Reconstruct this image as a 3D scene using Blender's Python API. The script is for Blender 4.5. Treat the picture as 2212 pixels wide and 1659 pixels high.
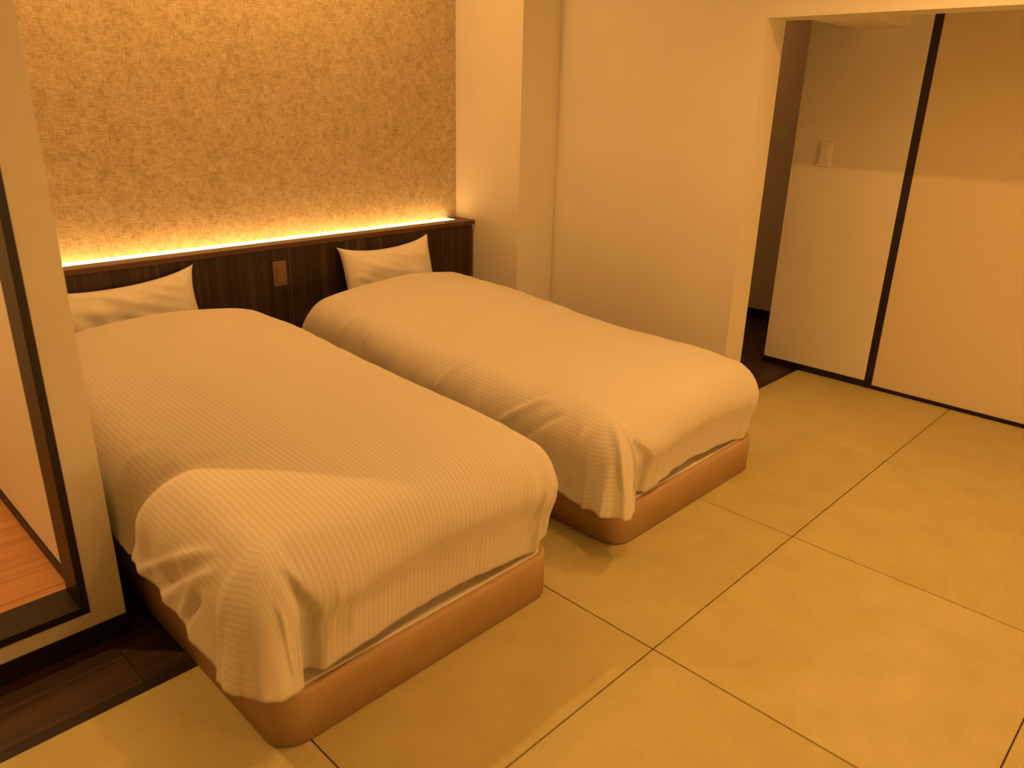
import bpy, bmesh, math, random
from mathutils import Vector, Matrix, noise

random.seed(7)
for o in list(bpy.data.objects):
    bpy.data.objects.remove(o, do_unlink=True)
S = bpy.context.scene
C = S.collection
PI = math.pi

# ------------------------------------------------------------------ camera
CAM_POS = Vector((-1.5427, -0.9209, 1.4290))
YAW, PITCH, ROLL, F_PX = 0.8027, -0.3576, 0.0244, 1661.8
fw = Vector((math.sin(YAW) * math.cos(PITCH), math.cos(YAW) * math.cos(PITCH), math.sin(PITCH)))
rt = Vector((math.cos(YAW), -math.sin(YAW), 0.0))
up = rt.cross(fw)
rt2 = rt * math.cos(ROLL) + up * math.sin(ROLL)
up2 = -rt * math.sin(ROLL) + up * math.cos(ROLL)
cam_d = bpy.data.cameras.new('camera')
cam = bpy.data.objects.new('camera', cam_d)
C.objects.link(cam)
m3 = Matrix((rt2, up2, -fw)).transposed()
cam.matrix_world = Matrix.Translation(CAM_POS) @ m3.to_4x4()
cam_d.sensor_fit = 'HORIZONTAL'
cam_d.sensor_width = 36.0
cam_d.lens = F_PX / 2212.0 * 36.0
cam_d.clip_start = 0.05
cam_d.dof.use_dof = True
cam_d.dof.focus_distance = 3.1
cam_d.dof.aperture_fstop = 3.2
S.camera = cam

# ------------------------------------------------------------------ world, exposure
w = bpy.data.worlds.new('world')
S.world = w
w.use_nodes = True
w.node_tree.nodes['Background'].inputs[0].default_value = (0.0, 0.0, 0.0, 1)
w.node_tree.nodes['Background'].inputs[1].default_value = 0.0
S.view_settings.view_transform = 'Standard'
S.view_settings.look = 'None'
S.view_settings.gamma = 1.0
S.view_settings.use_curve_mapping = False
S.view_settings.exposure = 0.0

LAMP = (1.0, 0.475, 0.128)          # warm low-kelvin lamps
STRIP = (1.0, 0.52, 0.165)
DOWN_W = 6.2
STRIP_E = 6.8
FILL_BAR_E = 29.5
FILL_GLOBE_E = 50.0
S.cycles.max_bounces = 5
S.cycles.diffuse_bounces = 4
S.cycles.glossy_bounces = 1
S.cycles.use_light_tree = False
S.cycles.caustics_reflective = False
S.cycles.caustics_refractive = False
CEIL = 2.40
# x, y, watt factor of the recessed ceiling lamps (none of them is in the picture)
DOWNLIGHTS = [(1.22, -0.05, 1.60), (0.90, -0.12, 0.45), (0.42, -0.35, 0.22), (-0.10, -0.22, 0.95)]

# ------------------------------------------------------------------ helpers
def tag(o, label=None, cat=None, group=None, kind=None):
    if label: o['label'] = label
    if cat: o['category'] = cat
    if group: o['group'] = group
    if kind: o['kind'] = kind
    return o

def thing(name, label, cat, loc=(0, 0, 0), group=None, kind=None):
    o = bpy.data.objects.new(name, None)
    o.empty_display_size = 0.05
    C.objects.link(o)
    o.location = loc
    return tag(o, label, cat, group, kind)

def obj(name, bm, mat, parent=None, smooth=False):
    me = bpy.data.meshes.new(name)
    bm.normal_update()
    bm.to_mesh(me)
    bm.free()
    me.materials.append(mat)
    if smooth:
        for p in me.polygons: p.use_smooth = True
    o = bpy.data.objects.new(name, me)
    C.objects.link(o)
    if parent:
        o.parent = parent
        o.matrix_parent_inverse = Matrix.Translation(-parent.location)
    return o

def box(bm, x0, x1, y0, y1, z0, z1):
    v = [bm.verts.new(p) for p in ((x0, y0, z0), (x1, y0, z0), (x1, y1, z0), (x0, y1, z0),
                                   (x0, y0, z1), (x1, y0, z1), (x1, y1, z1), (x0, y1, z1))]
    for f in ((3, 2, 1, 0), (4, 5, 6, 7), (0, 1, 5, 4), (1, 2, 6, 5), (2, 3, 7, 6), (3, 0, 4, 7)):
        bm.faces.new([v[i] for i in f])
    return v

def boxes(*bs, bevel=0.0, seg=2):
    bm = bmesh.new()
    for b in bs: box(bm, *b)
    if bevel:
        bmesh.ops.bevel(bm, geom=bm.edges[:], offset=bevel, segments=seg, affect='EDGES', profile=0.5)
    return bm

def prism(poly, z0, z1):
    bm = bmesh.new()
    a = [bm.verts.new((x, y, z0)) for x, y in poly]
    b = [bm.verts.new((x, y, z1)) for x, y in poly]
    n = len(poly)
    bm.faces.new(a[::-1]); bm.faces.new(b)
    for i in range(n):
        bm.faces.new((a[i], a[(i + 1) % n], b[(i + 1) % n], b[i]))
    bmesh.ops.recalc_face_normals(bm, faces=bm.faces[:])
    return bm

def rrect(x0, x1, y0, y1, r, n=10):
    pts = []
    for cx, cy, a0 in ((x1 - r, y1 - r, 0), (x0 + r, y1 - r, 90), (x0 + r, y0 + r, 180), (x1 - r, y0 + r, 270)):
        for i in range(n + 1):
            a = math.radians(a0 + 90.0 * i / n)
            pts.append((cx + r * math.cos(a), cy + r * math.sin(a)))
    return pts

def rounded_slab(x0, x1, y0, y1, z0, z1, r, be, nb=4):
    """rounded-corner slab, top rim rounded with radius be"""
    bm = bmesh.new()
    rings = []
    levels = [(0.0, z0)] + [(be * (1 - math.cos(PI / 2 * i / nb)), z1 - be + be * math.sin(PI / 2 * i / nb)) for i in range(nb + 1)]
    for ins, z in levels:
        pts = rrect(x0 + ins, x1 - ins, y0 + ins, y1 - ins, max(r - ins, 0.005))
        rings.append([bm.verts.new((x, y, z)) for x, y in pts])
    n = len(rings[0])
    for a, b in zip(rings, rings[1:]):
        for i in range(n):
            bm.faces.new((a[i], a[(i + 1) % n], b[(i + 1) % n], b[i]))
    bm.faces.new(rings[0][::-1]); bm.faces.new(rings[-1])
    return bm

def smoothstep(a, b, x):
    t = min(1.0, max(0.0, (x - a) / (b - a)))
    return t * t * (3 - 2 * t)

def lerp_tab(tab, x):
    if x <= tab[0][0]: return tab[0][1]
    for (a, va), (b, vb) in zip(tab, tab[1:]):
        if x <= b:
            t = (x - a) / (b - a)
            t = t * t * (3 - 2 * t) * 0.5 + t * 0.5
            return va + (vb - va) * t
    return tab[-1][1]

# ------------------------------------------------------------------ materials
class M:
    def __init__(self, name, rough=0.6, spec=0.3):
        self.m = bpy.data.materials.new(name)
        self.m.use_nodes = True
        self.nt = self.m.node_tree
        self.b = self.nt.nodes['Principled BSDF']
        self.b.inputs['Roughness'].default_value = rough
        self.b.inputs['Specular IOR Level'].default_value = spec
        self.co = None
    def n(self, t, **kw):
        nd = self.nt.nodes.new(t)
        for k, v in kw.items():
            if k in nd.inputs: nd.inputs[k].default_value = v
            else: setattr(nd, k, v)
        return nd
    def l(self, a, b): self.nt.links.new(a, b)
    def coord(self, kind='Object'):
        return self.n('ShaderNodeTexCoord').outputs[kind]
    def mapping(self, src, scale=(1, 1, 1), rot=(0, 0, 0), loc=(0, 0, 0)):
        mp = self.n('ShaderNodeMapping')
        mp.inputs['Scale'].default_value = scale
        mp.inputs['Rotation'].default_value = rot
        mp.inputs['Location'].default_value = loc
        self.l(src, mp.inputs['Vector'])
        return mp.outputs[0]
    def noise(self, src, scale, detail=3, rough=0.55):
        nd = self.n('ShaderNodeTexNoise')
        nd.inputs['Scale'].default_value = scale
        nd.inputs['Detail'].default_value = detail
        nd.inputs['Roughness'].default_value = rough
        self.l(src, nd.inputs['Vector'])
        return nd.outputs['Fac']
    def math(self, op, a, b=None, clamp=False):
        nd = self.n('ShaderNodeMath', operation=op)
        nd.use_clamp = clamp
        for i, v in enumerate((a, b)):
            if v is None: continue
            if isinstance(v, (int, float)): nd.inputs[i].default_value = v
            else: self.l(v, nd.inputs[i])
        return nd.outputs[0]
    def ramp(self, src, stops):
        nd = self.n('ShaderNodeValToRGB')
        cr = nd.color_ramp
        while len(cr.elements) < len(stops): cr.elements.new(0.5)
        for e, (p, c) in zip(cr.elements, stops):
            e.position = p; e.color = (*c, 1)
        self.l(src, nd.inputs[0])
        return nd.outputs[0]
    def color(self, src): self.l(src, self.b.inputs['Base Color'])
    def flat(self, c): self.b.inputs['Base Color'].default_value = (*c, 1)
    def bump(self, h, strength=0.3, dist=0.002):
        nd = self.n('ShaderNodeBump')
        nd.inputs['Strength'].default_value = strength
        nd.inputs['Distance'].default_value = dist
        self.l(h, nd.inputs['Height'])
        self.l(nd.outputs[0], self.b.inputs['Normal'])

def mat_wall(name, c0, c1, relief=True):
    k = M(name, 0.75, 0.15)
    co = k.coord()
    k.color(k.ramp(k.noise(co, 2.2, 1), [(0.35, c0), (0.65, c1)]))
    if relief: k.bump(k.noise(co, 170, 1), 0.25, 0.0015)
    return k.m

WALL = mat_wall('painted_plaster_wall', (0.79, 0.755, 0.675), (0.82, 0.785, 0.705))
CEILM = mat_wall('ceiling_plaster', (0.72, 0.70, 0.66), (0.75, 0.73, 0.69), False)

def mat_wallpaper():
    k = M('woven_wallpaper', 0.85, 0.15)
    co = k.coord()
    # small square weave patches of a few centimetres, softly edged
    wob = k.noise(co, 30, 0)
    def patches(size, off):
        mp = k.mapping(co, (1 / size, 1 / size, 1 / size), loc=(off, 0, off * 1.7))
        sn = k.n('ShaderNodeVectorMath', operation='FLOOR')
        add = k.n('ShaderNodeVectorMath', operation='ADD')
        k.l(mp, add.inputs[0])
        cmb = k.n('ShaderNodeCombineXYZ')
        k.l(k.math('MULTIPLY', wob, 0.5), cmb.inputs[0]); k.l(k.math('MULTIPLY', wob, -0.5), cmb.inputs[2])
        k.l(cmb.outputs[0], add.inputs[1])
        k.l(add.outputs[0], sn.inputs[0])
        wn = k.n('ShaderNodeTexWhiteNoise', noise_dimensions='3D')
        k.l(sn.outputs[0], wn.inputs['Vector'])
        return wn.outputs['Value']
    p = k.math('ADD', k.math('MULTIPLY', patches(0.021, 0.0), 0.55), k.math('MULTIPLY', patches(0.034, 3.3), 0.45))
    warp = k.noise(k.mapping(co, (55, 55, 430)), 1.0, 1, 0.7)
    weft = k.noise(k.mapping(co, (430, 55, 55)), 1.0, 1, 0.7)
    th = k.math('ADD', k.math('MULTIPLY', warp, 0.55), k.math('MULTIPLY', weft, 0.45))
    big = k.noise(co, 5.0, 1)
    fac = k.math('ADD', k.math('ADD', k.math('MULTIPLY', p, 0.17), k.math('MULTIPLY', th, 1.05)), k.math('MULTIPLY', big, 0.10))
    k.color(k.ramp(fac, [(0.42, (0.31, 0.25, 0.145)), (0.66, (0.51, 0.425, 0.275)), (0.86, (0.68, 0.58, 0.40))]))
    k.bump(th, 0.35, 0.0015)
    return k.m
WALLPAPER = mat_wallpaper()

def mat_wood(name, cols, axis='X', rough=0.4, spec=0.4, fine=260.0, along=3.0, bump=0.12):
    k = M(name, rough, spec)
    co = k.coord('Object')
    oi = k.n('ShaderNodeObjectInfo')
    sc = {'X': (along, fine, fine), 'Y': (fine, along, fine), 'Z': (fine, fine, along)}[axis]
    sc2 = tuple(s * 0.16 for s in sc)
    off = k.n('ShaderNodeVectorMath', operation='ADD')
    cmb = k.n('ShaderNodeCombineXYZ')
    for i in range(3): k.l(k.math('MULTIPLY', oi.outputs['Random'], 11.0), cmb.inputs[i])
    k.l(co, off.inputs[0]); k.l(cmb.outputs[0], off.inputs[1])
    a = k.noise(k.mapping(off.outputs[0], sc), 1.0, 2, 0.6)
    b = k.noise(k.mapping(off.outputs[0], sc2), 1.0, 2, 0.6)
    f = k.math('ADD', k.math('ADD', k.math('MULTIPLY', a, 0.5), k.math('MULTIPLY', b, 0.5)),
               k.math('MULTIPLY', k.math('SUBTRACT', oi.outputs['Random'], 0.5), 0.10))
    n = len(cols)
    k.color(k.ramp(f, [(0.32 + 0.36 * i / (n - 1), c) for i, c in enumerate(cols)]))
    k.bump(a, bump, 0.0008)
    return k.m
VENEER = mat_wood('dark_striped_veneer', [(0.012, 0.006, 0.004), (0.040, 0.022, 0.013), (0.150, 0.090, 0.052)], 'Z', 0.45, 0.35, 180.0, 1.2)
CAPWOOD = mat_wood('reddish_brown_cap_wood', [(0.085, 0.038, 0.022), (0.13, 0.060, 0.034)], 'X', 0.42, 0.35)
DARKFLOOR = mat_wood('dark_stained_floor_wood', [(0.016, 0.009, 0.006), (0.048, 0.026, 0.015), (0.090, 0.050, 0.030)], 'X', 0.38, 0.4, 150.0, 2.0)
ORANGEFLOOR = mat_wood('honey_floor_wood', [(0.40, 0.20, 0.085), (0.52, 0.28, 0.13), (0.60, 0.34, 0.17)], 'X', 0.4, 0.4, 150.0, 3.0)
BLACKWOOD = mat_wood('black_brown_lacquered_wood', [(0.010, 0.007, 0.006), (0.022, 0.014, 0.011)], 'Z', 0.4, 0.4, 200.0, 4.0)

def mat_fusuma():
    k = M('fusuma_paper', 0.8, 0.15)
    co = k.coord()
    f = k.noise(k.mapping(co, (60, 200, 60)), 1.0, 4, 0.7)
    k.color(k.ramp(f, [(0.3, (0.72, 0.64, 0.46)), (0.7, (0.78, 0.70, 0.52))]))
    k.bump(f, 0.15, 0.001)
    return k.m
FUSUMA = mat_fusuma()

def mat_tatami(name, axis):
    k = M(name, 0.48, 0.5)
    co = k.coord()
    # raised ribs of the weave run along the axis; reeds cross them
    i = 1 if axis == 'X' else 0
    sep = k.n('ShaderNodeSeparateXYZ'); k.l(co, sep.inputs[0])
    ribs = k.math('SINE', k.math('MULTIPLY', sep.outputs[i], 2 * PI / 0.0085))
    reed = k.noise(k.mapping(co, (20, 900, 20) if axis == 'Y' else (900, 20, 20)), 1.0, 0)
    blot = k.noise(co, 7, 2)
    f = k.math('ADD', k.math('MULTIPLY', reed, 0.35), k.math('MULTIPLY', blot, 0.65))
    f = k.math('ADD', f, k.math('MULTIPLY', ribs, 0.06))
    k.color(k.ramp(f, [(0.3, (0.51, 0.45, 0.20)), (0.7, (0.60, 0.535, 0.25))]))
    k.bump(k.math('ADD', k.math('MULTIPLY', ribs, 0.5), k.math('MULTIPLY', reed, 0.35)), 0.35, 0.0012)
    # stalks shine across their length
    k.b.inputs['Anisotropic'].default_value = 0.9
    tn = k.n('ShaderNodeTangent', direction_type='UV_MAP')
    tn.uv_map = 'UVMap'
    k.l(tn.outputs[0], k.b.inputs['Tangent'])
    return k.m
TATAMI = {'X': mat_tatami('tatami_weave_lengthwise', 'X'), 'Y': mat_tatami('tatami_weave_crosswise', 'Y')}

def mat_fabric_striped():
    k = M('white_sateen_stripe_cotton', 0.7, 0.25)
    uv = k.coord('UV')
    sep = k.n('ShaderNodeSeparateXYZ'); k.l(uv, sep.inputs[0])
    s = k.math('SINE', k.math('MULTIPLY', sep.outputs[0], 2 * PI / 0.0145))
    st = k.math('ADD', k.math('MULTIPLY', s, 1.6), 0.5, clamp=True)
    weave = k.noise(uv, 900, 0)
    k.color(k.ramp(k.math('ADD', k.math('MULTIPLY', st, 0.85), k.math('MULTIPLY', weave, 0.15)),
                   [(0.0, (0.675, 0.645, 0.575)), (1.0, (0.755, 0.72, 0.65))]))
    k.l(k.math('ADD', k.math('MULTIPLY', st, -0.22), 0.78), k.b.inputs['Roughness'])
    k.b.inputs['Sheen Weight'].default_value = 0.15
    k.bump(st, 0.12, 0.0006)
    return k.m
STRIPE = mat_fabric_striped()

def mat_plain_cloth(name, c0, c1, scale=700, rough=0.8, bump=0.15):
    k = M(name, rough, 0.2)
    co = k.coord()
    f = k.noise(co, scale, 0)
    g = k.noise(co, 9, 1)
    k.color(k.ramp(k.math('ADD', k.math('MULTIPLY', f, 0.5), k.math('MULTIPLY', g, 0.5)), [(0.35, c0), (0.65, c1)]))
    k.bump(f, bump, 0.0008)
    return k.m
COTTON = mat_plain_cloth('white_pillow_cotton', (0.76, 0.73, 0.67), (0.80, 0.77, 0.71))
PADTOP = mat_plain_cloth('cream_ticking', (0.70, 0.64, 0.56), (0.76, 0.70, 0.62))
BASECLOTH = mat_plain_cloth('tan_upholstery', (0.44, 0.30, 0.17), (0.50, 0.345, 0.20), 500, 0.6, 0.1)
SHEET = mat_plain_cloth('white_sheet_cotton', (0.72, 0.69, 0.63), (0.78, 0.75, 0.69))

def mat_plastic(name, c, rough=0.4):
    k = M(name, rough, 0.4)
    f = k.noise(k.coord(), 120, 2)
    k.color(k.ramp(f, [(0.3, tuple(x * 0.97 for x in c)), (0.7, c)]))
    return k.m
IVORY = mat_plastic('ivory_switch_plastic', (0.86, 0.82, 0.72))
BROWNPL = mat_plastic('brown_switch_plastic', (0.22, 0.125, 0.075))
METALW = mat_plastic('white_lamp_ring', (0.75, 0.73, 0.70))

def mat_emit(name, col, e):
    k = M(name)
    k.flat((0.8, 0.8, 0.8))
    k.b.inputs['Emission Color'].default_value = (*col, 1)
    k.b.inputs['Emission Strength'].default_value = e
    return k.m
STRIPM = mat_emit('warm_led_diffuser', STRIP, STRIP_E)
LENSM = mat_emit('downlight_lens', LAMP, 6.0)
FILLGLOBEM = mat_emit('fill_globe_glow', LAMP, FILL_GLOBE_E)
FILLBARM = mat_emit('fill_bar_glow', LAMP, FILL_BAR_E)

# ------------------------------------------------------------------ the room: measures
XP = -1.0025      # right end of the partition left of the beds
YP = 1.071        # its face
YB = 2.61         # papered wall behind the headboard
XR, XW, XW2 = 1.591, 1.884, 2.058
YW, YJ = 2.089, 0.8895
HD = 1.7765       # opening height
XF = 2.5965       # plane of switch wall and sliding doors
YE = 0.804        # edge of the mats
X0, Y0 = -3.2, -3.0
XC = 3.479        # corridor end wall
YWE = 1.017       # free end of the switch wall

# floor: sub-slab, mats, planks
floor = tag(obj('floor', boxes((X0 - .1, XC + .1, Y0 - .1, YB + .1, -0.12, -0.032)), DARKFLOOR),
            'floor of straw mats with dark wood boards towards the headboard wall', 'floor', kind='structure')
gap = 0.0016
xs = [-3.2, -2.55, -1.70, -0.85, 0.0, 0.85, 1.723, XF]
ys = [-3.0, -2.40, -1.60, -0.80, 0.0, YE]
for i in range(len(xs) - 1):
    for j in range(len(ys) - 1):
        ax = 'X' if (i + j) % 2 == 0 else 'Y'
        bm = boxes((xs[i] + gap, xs[i + 1] - gap, ys[j] + gap, ys[j + 1] - gap, -0.030, 0.0), bevel=0.0025, seg=2)
        mo = obj('tatami_mat', bm, TATAMI[ax], floor)
        uvl = mo.data.uv_layers.new(name='UVMap')
        for lp in mo.data.loops:
            c = mo.data.vertices[lp.vertex_index].co
            uvl.data[lp.index].uv = (c.x, c.y) if ax == 'Y' else (c.y, -c.x)
def planks(x0, x1, y0, y1, wd, ln, mat, parent, z=0.0):
    rows = max(1, round((y1 - y0) / wd)); wd = (y1 - y0) / rows
    for r in range(rows):
        x = x0 - random.random() * ln
        while x < x1:
            a, b = max(x, x0), min(x + ln, x1)
            if b - a > 0.02:
                obj('floor_plank', boxes((a + .0006, b - .0006, y0 + r * wd + .0006, y0 + (r + 1) * wd - .0006, z - .03, z), bevel=0.0012, seg=1), mat, parent)
            x += ln
planks(XP - 0.05, XC, YE + 0.030, YB, 0.121, 1.82, DARKFLOOR, floor)
planks(X0, XP - 0.05, YE + 0.030, YP + 0.02, 0.121, 1.82, DARKFLOOR, floor)
planks(XF + 0.1, XC, 0.0, YE + 0.030, 0.121, 1.82, DARKFLOOR, floor)
planks(X0, XP - 0.05, YP + 0.02, YB, 0.121, 1.82, ORANGEFLOOR, floor)
tag(obj('trim_1', boxes((X0, XF - .0, YE, YE + 0.030, -0.03, 0.001), bevel=0.001), BLACKWOOD),
    'thin black strip along the edge of the straw mats', 'trim', kind='structure')

# ceiling
tag(obj('ceiling', boxes((X0 - .1, XC + .1, Y0 - .1, YB + .1, CEIL, CEIL + 0.1)), CEILM), 'plain white plaster ceiling over the bedroom', 'ceiling', kind='structure')

# walls
tag(obj('wall_back', boxes((XP - 0.05, XR, YB, YB + 0.1, 0, CEIL)), WALLPAPER),
    'wall covered in woven golden brown paper behind the headboard', 'wall', kind='structure')
bm = prism([(XR, YB + 0.1), (XR, YW), (XW, YW), (XW, YJ), (XW2, YJ), (XW2, YB + 0.1)], 0, CEIL)
box(bm, XW, XW2, Y0, YJ, HD, CEIL)
tag(obj('wall_right', bm, WALL), 'cream plaster wall beside the beds with pier and wide opening', 'wall', kind='structure')
tag(obj('trim_2', boxes((XW2, XF, 0.536, 0.763, HD - 0.002, CEIL)), WALL),
    'plaster beam crossing above the opening to the switch wall', 'beam', kind='structure')
tag(obj('wall_closet', boxes((XF, XF + 0.10, 0.433, YWE, 0, CEIL)), WALL), 'short cream wall carrying the ivory light switch', 'wall', kind='structure')
tag(obj('baseboard_closet', boxes((XF - 0.004, XF + 0.104, 0.433, YWE + 0.004, 0, 0.036), bevel=0.001), BLACKWOOD),
    'black baseboard under the short wall with the light switch', 'baseboard', kind='structure')
tag(obj('wall_corridor', boxes((XC, XC + 0.1, 0.0, YB + 0.1, 0, CEIL)), WALL), 'dim plaster wall at the far end of the corridor', 'wall', kind='structure')
tag(obj('baseboard_corridor', boxes((XC - 0.008, XC, 0.0, YB, 0, 0.06), bevel=0.001), BLACKWOOD), 'black baseboard of the dim corridor wall', 'baseboard', kind='structure')
tag(obj('wall_corridor_back', boxes((XW2, XC, YB, YB + 0.1, 0, CEIL)), WALL), 'plaster side wall of the corridor', 'wall', kind='structure')
tag(obj('wall_corridor_front', boxes((XF + 0.1, XC, -0.1, 0.0, 0, CEIL)), WALL), 'plaster wall closing the corridor behind the sliding doors', 'wall', kind='structure')
tag(obj('wall_front', boxes((X0 - .1, XF + .1, Y0 - .1, Y0, 0, CEIL)), WALL), 'plaster wall opposite the headboard', 'wall', kind='structure')
tag(obj('wall_left', boxes((X0 - .1, X0, Y0, YB + .1, 0, CEIL)), WALL), 'plaster side wall opposite the sliding doors', 'wall', kind='structure')
tag(obj('wall_hall_back', boxes((X0, XP - 0.05, YB, YB + 0.1, 0, CEIL)), WALL), 'plaster wall at the back of the wood floored side room', 'wall', kind='structure')

# partition with framed opening
OX0, OX1, OZ0, OZ1 = -2.70, -1.088, 0.108, 2.02
bm = boxes((OX1, XP, YP, YP + 0.12, 0, CEIL), (X0, OX0, YP, YP + 0.12, 0, CEIL),
           (OX0, OX1, YP, YP + 0.12, 0, OZ0), (OX0, OX1, YP, YP + 0.12, OZ1, CEIL),
           (-1.048, XP, YP + 0.12, YB, 0, CEIL))
tag(obj('wall_partition', bm, WALL), 'cream partition wall with black framed opening beside the bed', 'wall', kind='structure')
win = thing('window_1', 'black wooden frame of the opening in the partition wall', 'window frame', (OX0, YP, OZ0), kind='structure')
FT = 0.020
obj('window_jamb', boxes((OX1 - FT, OX1, YP - 0.004, YP + 0.118, OZ0, OZ1), bevel=0.0015), BLACKWOOD, win)
obj('window_jamb', boxes((OX0, OX0 + FT, YP - 0.004, YP + 0.118, OZ0, OZ1), bevel=0.0015), BLACKWOOD, win)
obj('window_sill', boxes((OX0 + FT, OX1 - FT, YP - 0.004, YP + 0.118, OZ0, OZ0 + 0.024), bevel=0.0015), BLACKWOOD, win)
obj('window_head', boxes((OX0 + FT, OX1 - FT, YP - 0.004, YP + 0.118, OZ1 - FT, OZ1), bevel=0.0015), BLACKWOOD, win)
tag(obj('baseboard_partition', boxes((X0, XP + 0.003, YP - 0.003, YP + 0.05, 0, 0.062), bevel=0.001), BLACKWOOD),
    'black baseboard along the foot of the partition wall', 'baseboard', kind='structure')
tag(obj('baseboard_hall', boxes((-1.054, -1.046, YP + 0.12, YB, 0, 0.042), bevel=0.001), BLACKWOOD),
    'dark baseboard above the honey wood boards seen through the opening', 'baseboard', kind='structure')

# sliding doors
def sliding_door(name, y1, y0, x, label):
    d = thing(name, label, 'door', (x, y1, 0), kind='structure')
    obj('door_panel', boxes((x + 0.004, x + 0.024, y0 + 0.02, y1 - 0.02, 0.010, 2.30)), FUSUMA, d)
    obj('door_stile', boxes((x, x + 0.028, y1 - 0.040, y1, 0.0, 2.32), bevel=0.001), BLACKWOOD, d)
    obj('door_stile', boxes((x, x + 0.028, y0, y0 + 0.040, 0.0, 2.32), bevel=0.001), BLACKWOOD, d)
    obj('door_rail', boxes((x, x + 0.028, y0 + 0.040, y1 - 0.040, 0.0, 0.019), bevel=0.001), BLACKWOOD, d)
    obj('door_rail', boxes((x, x + 0.028, y0 + 0.040, y1 - 0.040, 2.30, 2.32), bevel=0.001), BLACKWOOD, d)
sliding_door('door_1', 0.433, -0.480, XF, 'papered sliding door with thin black frame next to the switch wall')
sliding_door('door_2', -0.445, -1.355, XF + 0.032, 'papered sliding door behind the one next to the switch wall')
sliding_door('door_3', -1.320, -2.230, XF, 'papered sliding door in the middle of the closet front')
sliding_door('door_4', -2.195, -2.995, XF + 0.032, 'papered sliding door at the far corner of the room')
tag(obj('trim_3', boxes((XF, XF + 0.10, Y0, 0.433, 2.32, CEIL)), WALL), 'plaster strip above the sliding doors', 'trim', kind='structure')

# ------------------------------------------------------------------ headboard
HBX0, HBX1 = XP + 0.002, XR - 0.002
hb = thing('headboard', 'long dark wood headboard with glowing light strip along its top', 'headboard', (0.3, 2.52, 0))
obj('front_panel', boxes((HBX0, HBX1 - 0.012, 2.452, 2.470, 0.0, 0.718), bevel=0.001), VENEER, hb)
obj('carcass', boxes((HBX0, HBX1 - 0.012, 2.470, YB - 0.002, 0.0, 0.690)), VENEER, hb)
obj('top_cap', boxes((HBX0, HBX1, 2.441, 2.528, 0.718, 0.742), bevel=0.0025), CAPWOOD, hb)
obj('end_cap', boxes((HBX1 - 0.075, HBX1, 2.528, YB - 0.001, 0.718, 0.742), bevel=0.0025), CAPWOOD, hb)
st = obj('light_strip', boxes((HBX0, HBX1 - 0.077, 2.530, 2.606, 0.700, 0.741)), STRIPM, hb)
tag(st, 'warm glowing light strip')

def switch(name, label, cen, axis, mat, rocker_mat):
    """plate 70 x 120 mm; axis = the way it faces, '-X' or '-Y'"""
    t = thing(name, label, 'switch', cen)
    x, y, z = cen
    def slab(hw, hh, d0, d1, be, off=0.0):
        if axis == '-X': b = (x - d1, x - d0, y - hw + off, y + hw + off, z - hh, z + hh)
        else: b = (x - hw + off, x + hw + off, y - d1, y - d0, z - hh, z + hh)
        return boxes(b, bevel=be, seg=3)
    obj('plate', slab(0.035, 0.060, 0.0, 0.009, 0.003), mat, t)
    obj('inner_frame', slab(0.0245, 0.0475, 0.009, 0.0105, 0.0006), rocker_mat, t)
    obj('rocker', slab(0.020, 0.043, 0.0105, 0.0145, 0.0015, 0.0015), rocker_mat, t)
    return t
switch('light_switch', 'ivory light switch on the short cream wall by the sliding door', (XF, 0.843, 1.184), '-X', IVORY, IVORY)
switch('light_switch', 'brown switch plate on the dark headboard between the beds', (0.306, 2.452, 0.600), '-Y', BROWNPL, BROWNPL)

# ------------------------------------------------------------------ beds
BF = 0.375
BH = 0.147
def bed_base(x0, x1, label):
    t = thing('bed_base', label, 'bed base', ((x0 + x1) / 2, 1.4, 0), 'low upholstered bed bases')
    obj('base_body', rounded_slab(x0, x1, BF, 2.449, 0.004, BH, 0.075, 0.014), BASECLOTH, t, True)
    obj('base_top', rounded_slab(x0 + 0.018, x1 - 0.018, BF + 0.018, 2.44, BH - 0.004, BH + 0.004, 0.06, 0.004), PADTOP, t, True)
    bmr = rounded_slab(x0 + 0.03, x1 - 0.03, BF + 0.03, 2.43, 0.0, 0.006, 0.06, 0.001)
    obj('foot_plate', bmr, BLACKWOOD, t)
    for o in t.children:
        if o.name.startswith(('base_body', 'base_top')):
            for p in o.data.polygons: p.use_smooth = len(p.vertices) == 4
    mt = rounded_slab(x0 + 0.045, x1 - 0.045, BF + 0.06, 2.42, BH + 0.004, 0.340, 0.07, 0.05, 6)
    m = obj('mattress', mt, SHEET)
    for p in m.data.polygons: p.use_smooth = len(p.vertices) == 4
    return t, m
B1 = (-0.930, 0.005)
B2 = (0.326, 1.266)
b1, m1 = bed_base(*B1, 'tan upholstered bed base next to the partition wall')
b2, m2 = bed_base(*B2, 'tan upholstered bed base next to the pier and opening')
tag(m1, 'white mattress on the bed next to the partition wall', 'mattress', 'mattresses')
tag(m2, 'white mattress on the bed next to the pier', 'mattress', 'mattresses')

def roll_table(phi0, R, phi_end, tuck, n=300, dmax=0.75):
    """arc length -> (outward, drop): a puffy edge that rolls over and hangs"""
    out, dr = [0.0], [0.0]
    ds = dmax / n
    arc = (phi_end - phi0) * R
    for i in range(n):
        d = (i + 0.5) * ds
        if d < arc: ph = phi0 + d / R
        elif d < arc + 0.10: ph = phi_end + tuck * math.sin((d - arc) / 0.10 * PI)
        else: ph = phi_end
        out.append(out[-1] + math.cos(ph) * ds)
        dr.append(dr[-1] + math.sin(ph) * ds)
    def f(d):
        t = min(max(d / ds, 0), n - 1e-6); i = int(t); t -= i
        return out[i] + (out[i + 1] - out[i]) * t, dr[i] + (dr[i + 1] - dr[i]) * t
    return f

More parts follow.
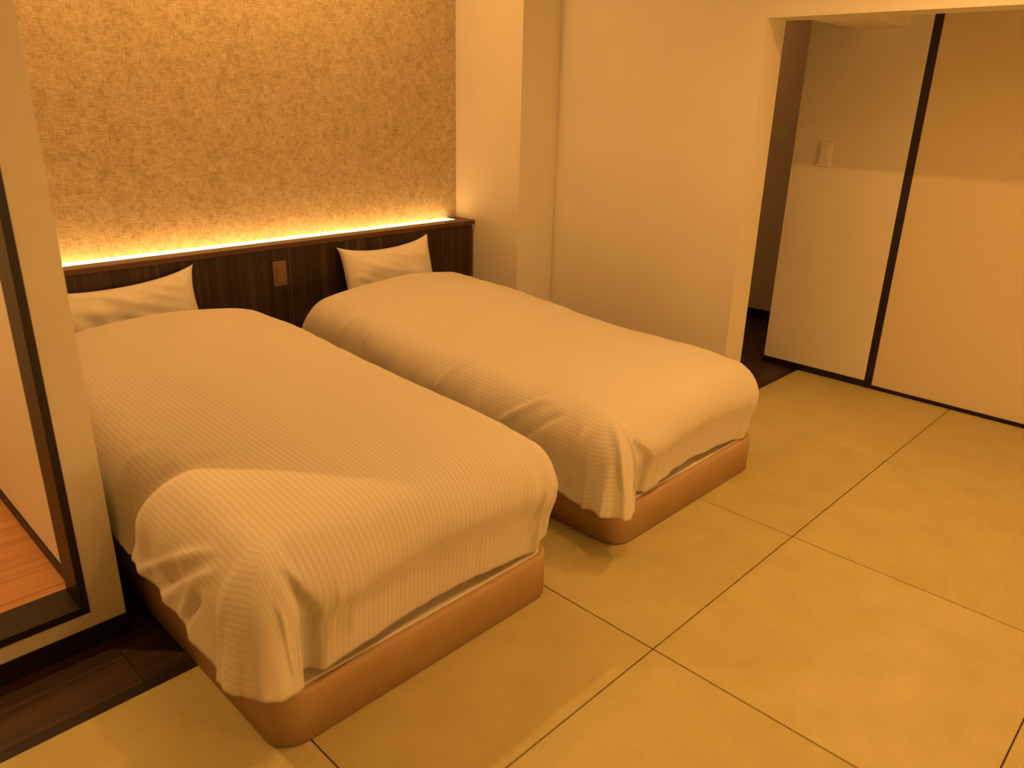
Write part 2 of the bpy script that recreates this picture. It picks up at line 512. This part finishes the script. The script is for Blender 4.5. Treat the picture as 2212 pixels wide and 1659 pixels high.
def duvet(name, label, x0, x1, yf, head, crown, ov_l, ov_r, ov_f, corner, R, folds, seed, pleat=0.010):
    """x0,x1,yf: core rectangle where the edge starts to roll; head(s): y of the head edge;
    crown: table y -> height; ov_*: hanging cloth length (tables over y for the sides)"""
    roll_s = roll_table(0.15, R[0], math.radians(82), 0.10)
    roll_f = roll_table(0.15, R[1], math.radians(94), 0.40)
    roll_cl = roll_table(0.15, R[2], math.radians(72), 0.0)
    roll_cr = roll_table(0.15, R[0] * 0.95, math.radians(97), 0.25)
    NX, NS, NY, NF = 110, 46, 190, 46
    sd = Vector((seed * 3.1, seed * 7.7, seed))
    cols = [('l', 1 - i / NS) for i in range(NS)] + [('c', i / NX) for i in range(NX + 1)] + [('r', (i + 1) / NS) for i in range(NS)]
    rows = [('c', i / NY) for i in range(NY + 1)] + [('f', (i + 1) / NF) for i in range(NF)]
    P, UV, INFO = [], [], []
    for rk, rv in rows:
        line = []
        for ck, cv in cols:
            s = {'l': 0.0, 'c': cv, 'r': 1.0}[ck]
            cx = x0 + (x1 - x0) * s
            hy = head(s)
            cy = hy + (yf - hy) * (rv if rk == 'c' else 1.0)
            p = cv if ck != 'c' else 0.0
            qv = rv if rk == 'f' else 0.0
            sg = {'l': -1, 'c': 0, 'r': 1}[ck]
            zt = lerp_tab(crown, cy) - 0.028 * abs(2 * s - 1) ** 2.6
            # puffiness towards the foot edge
            fy = cy - yf
            zt -= 0.012 * max(0.0, 1 - fy / 0.25) ** 2
            # head edge thins and settles
            if rk == 'c':
                t = max(0.0, 1 - (hy - cy) / 0.07)
                zt -= 0.040 * t * t
            ovs = lerp_tab(ov_l if sg < 0 else ov_r, cy)
            if p > 0 or qv > 0:
                if p > 0 and qv > 0:
                    if p >= qv: th = (qv / p) * PI / 4
                    else: th = PI / 2 - (p / qv) * PI / 4
                    m = max(p, qv)
                    ovx = ovs + (ov_f(s) - ovs) * (th / (PI / 2))
                    d = m * ovx * (1 + corner * math.sin(2 * th) ** 2)
                elif p > 0: th, d, m = 0.0, p * ovs, p
                else: th, d, m = PI / 2, qv * ov_f(s), qv
                dx, dy = sg * math.cos(th), -math.sin(th)
                if ck == 'c': dx = 0.0
                if p > 0 and qv > 0:
                    cwt = math.sin(2 * th) ** 0.7
                    es = roll_s(d); ef = roll_f(d); ec = (roll_cl if sg < 0 else roll_cr)(d)
                    tf = smoothstep(0.0, PI / 2, th)
                    o_, h_ = [(a_ * (1 - tf) + b_ * tf) * (1 - cwt) + c_ * cwt for a_, b_, c_ in zip(es, ef, ec)]
                else: o_, h_ = (roll_s if p > 0 else roll_f)(d)
                # pleats: the corner holds spare cloth, the sides ripple a little
                hang = smoothstep(0.05, 0.22, d)
                cw = math.sin(2 * th) if (p > 0 and qv > 0) else 0.0
                per = cy * 1.0 + cx * 1.0
                nz = noise.noise(Vector((cx * 5 + dx * 1.5, cy * 5 + dy * 1.5, d * 3)) + sd)
                n2 = noise.noise(Vector((cx * 16 + dx * 3, cy * 16 + dy * 3, d * 4.0)) + sd)
                n3 = noise.noise(Vector((cx * 30 + dx * 5, cy * 30 + dy * 5, d * 6.0)) + sd)
                amp = 0.010 * nz + 0.009 * n2 + 0.004 * n3
                o_ += hang * amp * (0.55 if th > 1.2 and p == 0 else 1.0)
                o_ += smoothstep(0.16, 0.38, d) * cw * pleat * math.sin(th * 13 + 2.5 * nz + d * 5)
                o_ += smoothstep(0.22, 0.36, d) * min(1.0, 1.6 * cw) * pleat * 0.25 * math.sin(th * 33 + 4 * n2 + d * 9)
                h_ += 0.003 * n2 * smoothstep(0.6, 1.0, m)
                pos = Vector((cx + dx * o_, cy + dy * o_, zt - h_))
            else:
                th, d, m = 0, 0, 0
                pos = Vector((cx, cy, zt))
            u = cx + sg * p * ovs
            v = cy - qv * ov_f(s)
            # soft undulation of the filling
            e = 0.011 * noise.noise(Vector((u * 2.3, v * 2.0, 1.3)) + sd) + 0.005 * noise.noise(Vector((u * 6, v * 4.5, 4.1)) + sd)
            ed = max(0.0, min(1.0, 1 - min(s, 1 - s) * 4.0)) if ck == 'c' else 1.0
            e += 0.0035 * ed * noise.noise(Vector((u * 9, v * 20, 7.7)) + sd)
            pos.z += e * (1.0 if d < 0.02 else 1 - smoothstep(0.02, 0.2, d))
            for fn in folds:
                pos += fn(u, v, d, th, sg)
            line.append(pos); UV.append((u, v))
        P.extend(line)
    nc, nr = len(cols), len(rows)
    faces = [(j * nc + i, (j + 1) * nc + i, (j + 1) * nc + i + 1, j * nc + i + 1) for j in range(nr - 1) for i in range(nc - 1)]
    me = bpy.data.meshes.new(name)
    me.from_pydata(P, [], faces)
    uvl = me.uv_layers.new(name='UVMap')
    for lp in me.loops: uvl.data[lp.index].uv = UV[lp.vertex_index]
    for pl in me.polygons: pl.use_smooth = True
    me.materials.append(STRIPE)
    me.update()
    o = bpy.data.objects.new(name, me)
    C.objects.link(o)
    so = o.modifiers.new('thickness', 'SOLIDIFY')
    so.thickness = 0.014; so.offset = -1.0; so.use_rim = True
    tag(o, label, 'duvet', 'striped white duvets on the beds')
    return o

def ridge(u0, v0, u1, v1, width, height, out=None, taper=0.25, lim=None):
    """a raised crease along the cloth segment (u0,v0)-(u1,v1)"""
    L = math.hypot(u1 - u0, v1 - v0)
    ax, ay = (u1 - u0) / L, (v1 - v0) / L
    ov = Vector(out) if out else Vector((0, 0, 1))
    def f(u, v, d, th, sg):
        t = ((u - u0) * ax + (v - v0) * ay) / L
        if t < -0.05 or t > 1.05: return Vector((0, 0, 0))
        n = -(u - u0) * ay + (v - v0) * ax
        if abs(n) > width * 3: return Vector((0, 0, 0))
        k = smoothstep(0, taper, t) * (1 - smoothstep(1 - taper, 1, t))
        return ov * (height * k * math.exp(-(n / width) ** 2))
    return f

# left duvet (by the partition) and right duvet (by the pier)
crown1 = [(0.45, 0.548), (0.70, 0.562), (1.00, 0.572), (1.40, 0.585), (1.75, 0.605), (2.00, 0.600), (2.20, 0.580)]
crown2 = [(0.45, 0.500), (0.70, 0.508), (1.00, 0.512), (1.20, 0.520), (1.45, 0.540), (1.80, 0.565), (2.10, 0.568), (2.30, 0.555)]
Z3 = Vector((0, 0, 0))
def step_fold(u, v, d, th, sg):
    # foot half of the side puffs out over the half behind it
    if u > -0.60: return Z3
    w = smoothstep(0.60, 0.95, -u)
    t = v + 0.45 * (u + 0.95)
    k = 1 - smoothstep(0.835, 0.905, t)
    dip = math.exp(-((t - 0.925) / 0.03) ** 2)
    return Vector((-0.020 * k * w, 0, (0.020 * k - 0.012 * dip) * w))
def foot_flap(ut, ub, amp, reach):
    # the foot panel overlaps the spare cloth of the corner with a curved edge
    def f(u, v, d, th, sg):
        if th < 0.9 or d < 0.05: return Z3
        e = ut + (ub - ut) * smoothstep(0.08, 0.26, d)
        k = smoothstep(e - 0.004, e + 0.004, u) * (1 - smoothstep(e + 0.02, e + reach, u))
        g = math.exp(-((u - e + 0.020) / 0.018) ** 2)
        return Vector((0, -amp * k + 0.8 * amp * g, 0)) * smoothstep(0.08, 0.16, d)
    return f
folds1 = [step_fold, foot_flap(-0.86, -0.80, 0.022, 0.30),
          ridge(-1.22, 0.94, -0.93, 0.50, 0.013, 0.014, (-0.6, 0, 0.75)),
          ridge(-1.24, 0.87, -0.97, 0.52, 0.010, -0.011, (-0.6, 0, 0.75)),
          ridge(-1.24, 0.80, -0.95, 0.47, 0.013, 0.012, (-0.6, 0, 0.75)),
          ridge(-1.21, 0.68, -1.03, 0.55, 0.010, 0.012, (-0.7, 0, 0.6)),
          ridge(-1.20, 0.64, -1.04, 0.53, 0.009, -0.012, (-0.7, 0, 0.6)),
          ridge(-1.15, 1.10, -0.86, 1.06, 0.020, 0.012, (-0.3, 0, 0.9)),
          ridge(-0.98, 0.08, -0.92, 0.30, 0.008, 0.008, (-0.5, -0.7, 0.3)),
          ridge(-0.93, 0.06, -0.88, 0.24, 0.007, 0.008, (-0.3, -0.8, 0.3)),
          ridge(-0.78, 0.10, -0.76, 0.32, 0.008, 0.008, (0, -0.9, 0.3)),
          ridge(-0.72, 0.10, -0.71, 0.30, 0.010, 0.007, (0, -0.9, 0.3)),
          ridge(-0.10, 0.10, -0.06, 0.30, 0.008, 0.009, (0, -0.9, 0.3)),
          ridge(0.02, 0.10, 0.05, 0.30, 0.008, 0.010, (0.3, -0.8, 0.3)),
          ridge(-0.90, 1.70, -0.30, 1.05, 0.012, 0.0030),
          ridge(-0.80, 1.95, -0.15, 1.35, 0.016, 0.0025)]
folds2 = [foot_flap(0.36, 0.46, 0.016, 0.25),
          ridge(0.12, 1.25, 0.42, 1.08, 0.018, 0.012, (-0.4, 0, 0.8)),
          ridge(0.13, 0.90, 0.34, 0.66, 0.016, 0.014, (-0.4, 0, 0.8)),
          ridge(0.12, 0.78, 0.30, 0.60, 0.014, -0.012, (-0.4, 0, 0.8)),
          ridge(0.04, 0.52, 0.30, 0.50, 0.012, 0.014, (-0.8, 0, 0.5)),
          ridge(0.12, 0.16, 0.34, 0.44, 0.012, 0.014, (-0.5, -0.6, 0.4)),
          ridge(0.24, 0.10, 0.36, 0.42, 0.010, 0.013, (-0.3, -0.7, 0.4)),
          ridge(0.30, 0.10, 0.39, 0.40, 0.009, -0.012, (-0.2, -0.8, 0.4)),
          ridge(0.36, 0.08, 0.42, 0.32, 0.008, 0.010, (-0.1, -0.8, 0.4)),
          ridge(0.72, 0.10, 0.74, 0.36, 0.008, 0.006, (0, -0.9, 0.3)),
          ridge(1.12, 0.10, 1.10, 0.34, 0.008, 0.008, (0, -0.9, 0.3)),
          ridge(0.10, 2.05, 0.34, 1.98, 0.012, 0.010, (-0.7, 0, 0.5)),
          ridge(0.10, 1.92, 0.34, 1.82, 0.014, 0.010, (-0.7, 0, 0.5)),
          ridge(0.10, 1.75, 0.36, 1.66, 0.014, 0.009, (-0.7, 0, 0.5))]
duvet('duvet', 'white striped duvet on the bed next to the partition wall', -0.840, -0.085, 0.465,
      lambda s: 2.20 + 0.03 * math.sin(s * PI) - 0.05 * s, crown1,
      [(0.4, 0.365), (1.2, 0.33), (2.2, 0.27)], [(0.4, 0.37), (1.2, 0.34), (2.2, 0.27)],
      lambda s: 0.412, -0.05, (0.15, 0.13, 0.20), folds1, 1.0, 0.006)
duvet('duvet', 'white striped duvet on the bed next to the pier', 0.375, 1.145, 0.465,
      lambda s: 2.19 + 0.04 * s, crown2,
      [(0.4, 0.36), (1.2, 0.32), (2.2, 0.25)], [(0.4, 0.31), (1.2, 0.30), (2.2, 0.26)],
      lambda s: 0.368, 0.02, (0.145, 0.13, 0.19), folds2, 2.0, 0.011)

def pillow(label, cx, cy, cz, w, h, T, lean, yaw, roll_, seed, sag):
    N, K = 64, 48
    sd = Vector((seed, seed * 2.3, 0.4))
    R = Matrix.Translation((cx, cy, cz)) @ Matrix.Rotation(yaw, 4, 'Z') @ Matrix.Rotation(roll_, 4, 'Y') @ Matrix.Rotation(lean, 4, 'X')
    V, Fc, idx = [], [], {}
    for side in (1, -1):
        for j in range(K + 1):
            v = -1 + 2 * j / K
            for i in range(N + 1):
                u = -1 + 2 * i / N
                rim = i in (0, N) or j in (0, K)
                if rim and side < 0: idx[(i, j, -1)] = idx[(i, j, 1)]; continue
                a = w / 2 * (1 - 0.07 * (1 - v ** 4)); b = h / 2 * (1 - 0.08 * (1 - u ** 4))
                x, y = u * a, v * b
                y -= sag * (1 - u * u) * smoothstep(0, 1, v)
                t = T * ((1 - u ** 4) * (1 - v ** 4)) ** 0.55
                wr = 0.014 * noise.noise(Vector((x * 9, y * 9 + x * 5, side)) + sd) + 0.008 * noise.noise(Vector((x * 12 + y * 26, y * 8 - x * 4, side)) + sd)
                e = min(1.0, 4 * min(1 - abs(u), 1 - abs(v)))
                z = side * (t / 2 + 0.002) + wr * e
                if rim: z = 0.004 * math.sin(u * 9 + v * 7)
                idx[(i, j, side)] = len(V)
                V.append(R @ Vector((x, y, z)))
    for side in (1, -1):
        for j in range(K):
            for i in range(N):
                q = [idx[(i, j, side)], idx[(i + 1, j, side)], idx[(i + 1, j + 1, side)], idx[(i, j + 1, side)]]
                Fc.append(q if side > 0 else q[::-1])
    me = bpy.data.meshes.new('pillow')
    me.from_pydata(V, [], Fc)
    for p in me.polygons: p.use_smooth = True
    me.materials.append(COTTON)
    o = bpy.data.objects.new('pillow', me)
    C.objects.link(o)
    tag(o, label, 'pillow', 'white pillows leaning on the headboard')
    return o
pillow('white pillow leaning on the headboard next to the partition wall', -0.475, 2.362, 0.526, 0.70, 0.365, 0.12, math.radians(76), 0.0, math.radians(-1.0), 3.0, 0.035)
pillow('white pillow leaning on the headboard next to the pier', 0.905, 2.362, 0.526, 0.59, 0.365, 0.12, math.radians(76), 0.0, math.radians(-1.0), 5.0, 0.030)

# ------------------------------------------------------------------ ceiling lamps and added fill lights
def downlight(x, y, f, label, watt=None, spread=150, zc=CEIL, grp='recessed ceiling lamps', col=LAMP):
    t = thing('ceiling_downlight', label, 'ceiling lamp', (x, y, zc), grp)
    bm = bmesh.new()
    n = 28
    prof = [(0.052, 0.0), (0.052, -0.004), (0.046, -0.006), (0.041, -0.004), (0.040, 0.0)]
    rings = [[bm.verts.new((x + r * math.cos(2 * PI * i / n), y + r * math.sin(2 * PI * i / n), zc + z)) for i in range(n)] for r, z in prof]
    for a, b in zip(rings, rings[1:]):
        for i in range(n): bm.faces.new((a[i], b[i], b[(i + 1) % n], a[(i + 1) % n]))
    obj('trim_ring', bm, METALW, t, True)
    bm = bmesh.new()
    bm.faces.new([bm.verts.new((x + 0.040 * math.cos(-2 * PI * i / n), y + 0.040 * math.sin(-2 * PI * i / n), zc - 0.001)) for i in range(n)])
    obj('lens', bm, LENSM, t)
    ld = bpy.data.lights.new('downlight_lamp', 'AREA')
    ld.shape = 'DISK'; ld.size = 0.035
    ld.color = col
    ld.energy = (watt if watt else DOWN_W) * f
    ld.spread = math.radians(spread)
    lo = bpy.data.objects.new('downlight_lamp', ld)
    C.objects.link(lo)
    lo.parent = t
    lo.location = (0, 0, -0.010)
for k, (x, y, f) in enumerate(DOWNLIGHTS):
    downlight(x, y, f, 'round white ceiling downlight over the straw mats')
downlight(-1.75, 1.75, 1.0, 'round white ceiling downlight over the honey wood boards', 22.0, 150, grp='side room lamp')

def fill_bar(x0, x1, y, label):
    t = thing('added_fill_bar', label, 'ceiling lamp', ((x0 + x1) / 2, y, CEIL))
    obj('housing', boxes((x0 - 0.01, x1 + 0.01, y - 0.04, y + 0.04, CEIL - 0.02, CEIL), bevel=0.002), METALW, t)
    obj('diffuser', boxes((x0, x1, y - 0.032, y + 0.032, CEIL - 0.05, CEIL - 0.02), bevel=0.006), FILLBARM, t)
fill_bar(-0.80, 1.20, 2.16, 'added slim fill light on the ceiling above the headboard')  # added glowing bar out of view, lifts the light on walls and beds

def fill_globe(x, y, r, label):
    """glowing fill globe on a low wooden stand"""
    t = thing('added_fill_globe', label, 'fill light', (x, y, 0))
    z = 0.90
    bm = bmesh.new()
    bmesh.ops.create_uvsphere(bm, u_segments=18, v_segments=12, radius=r, matrix=Matrix.Translation((x, y, z)))
    obj('glow_shell', bm, FILLGLOBEM, t, True)
    def cyl(r1, r2, z0, z1, seg=24):
        b = bmesh.new()
        bmesh.ops.create_cone(b, cap_ends=True, segments=seg, radius1=r1, radius2=r2, depth=z1 - z0, matrix=Matrix.Translation((x, y, (z0 + z1) / 2)))
        return b
    obj('pole', cyl(0.010, 0.010, 0.02, z - r + 0.004, 14), BLACKWOOD, t)
    obj('base', cyl(0.13, 0.12, 0.0, 0.022, 32), BLACKWOOD, t)
fill_globe(0.70, -2.5, 0.17, 'added glowing fill globe on a black stand, out of view')  # added out of view to brighten the upright surfaces
downlight(3.05, 2.1, 1.0, 'added ceiling fill light, out of view in the corridor', 2.6, 150, grp='added corridor fill', col=(1.0, 0.36, 0.09))  # added unseen reddish fill, keeps the corridor from going too dark
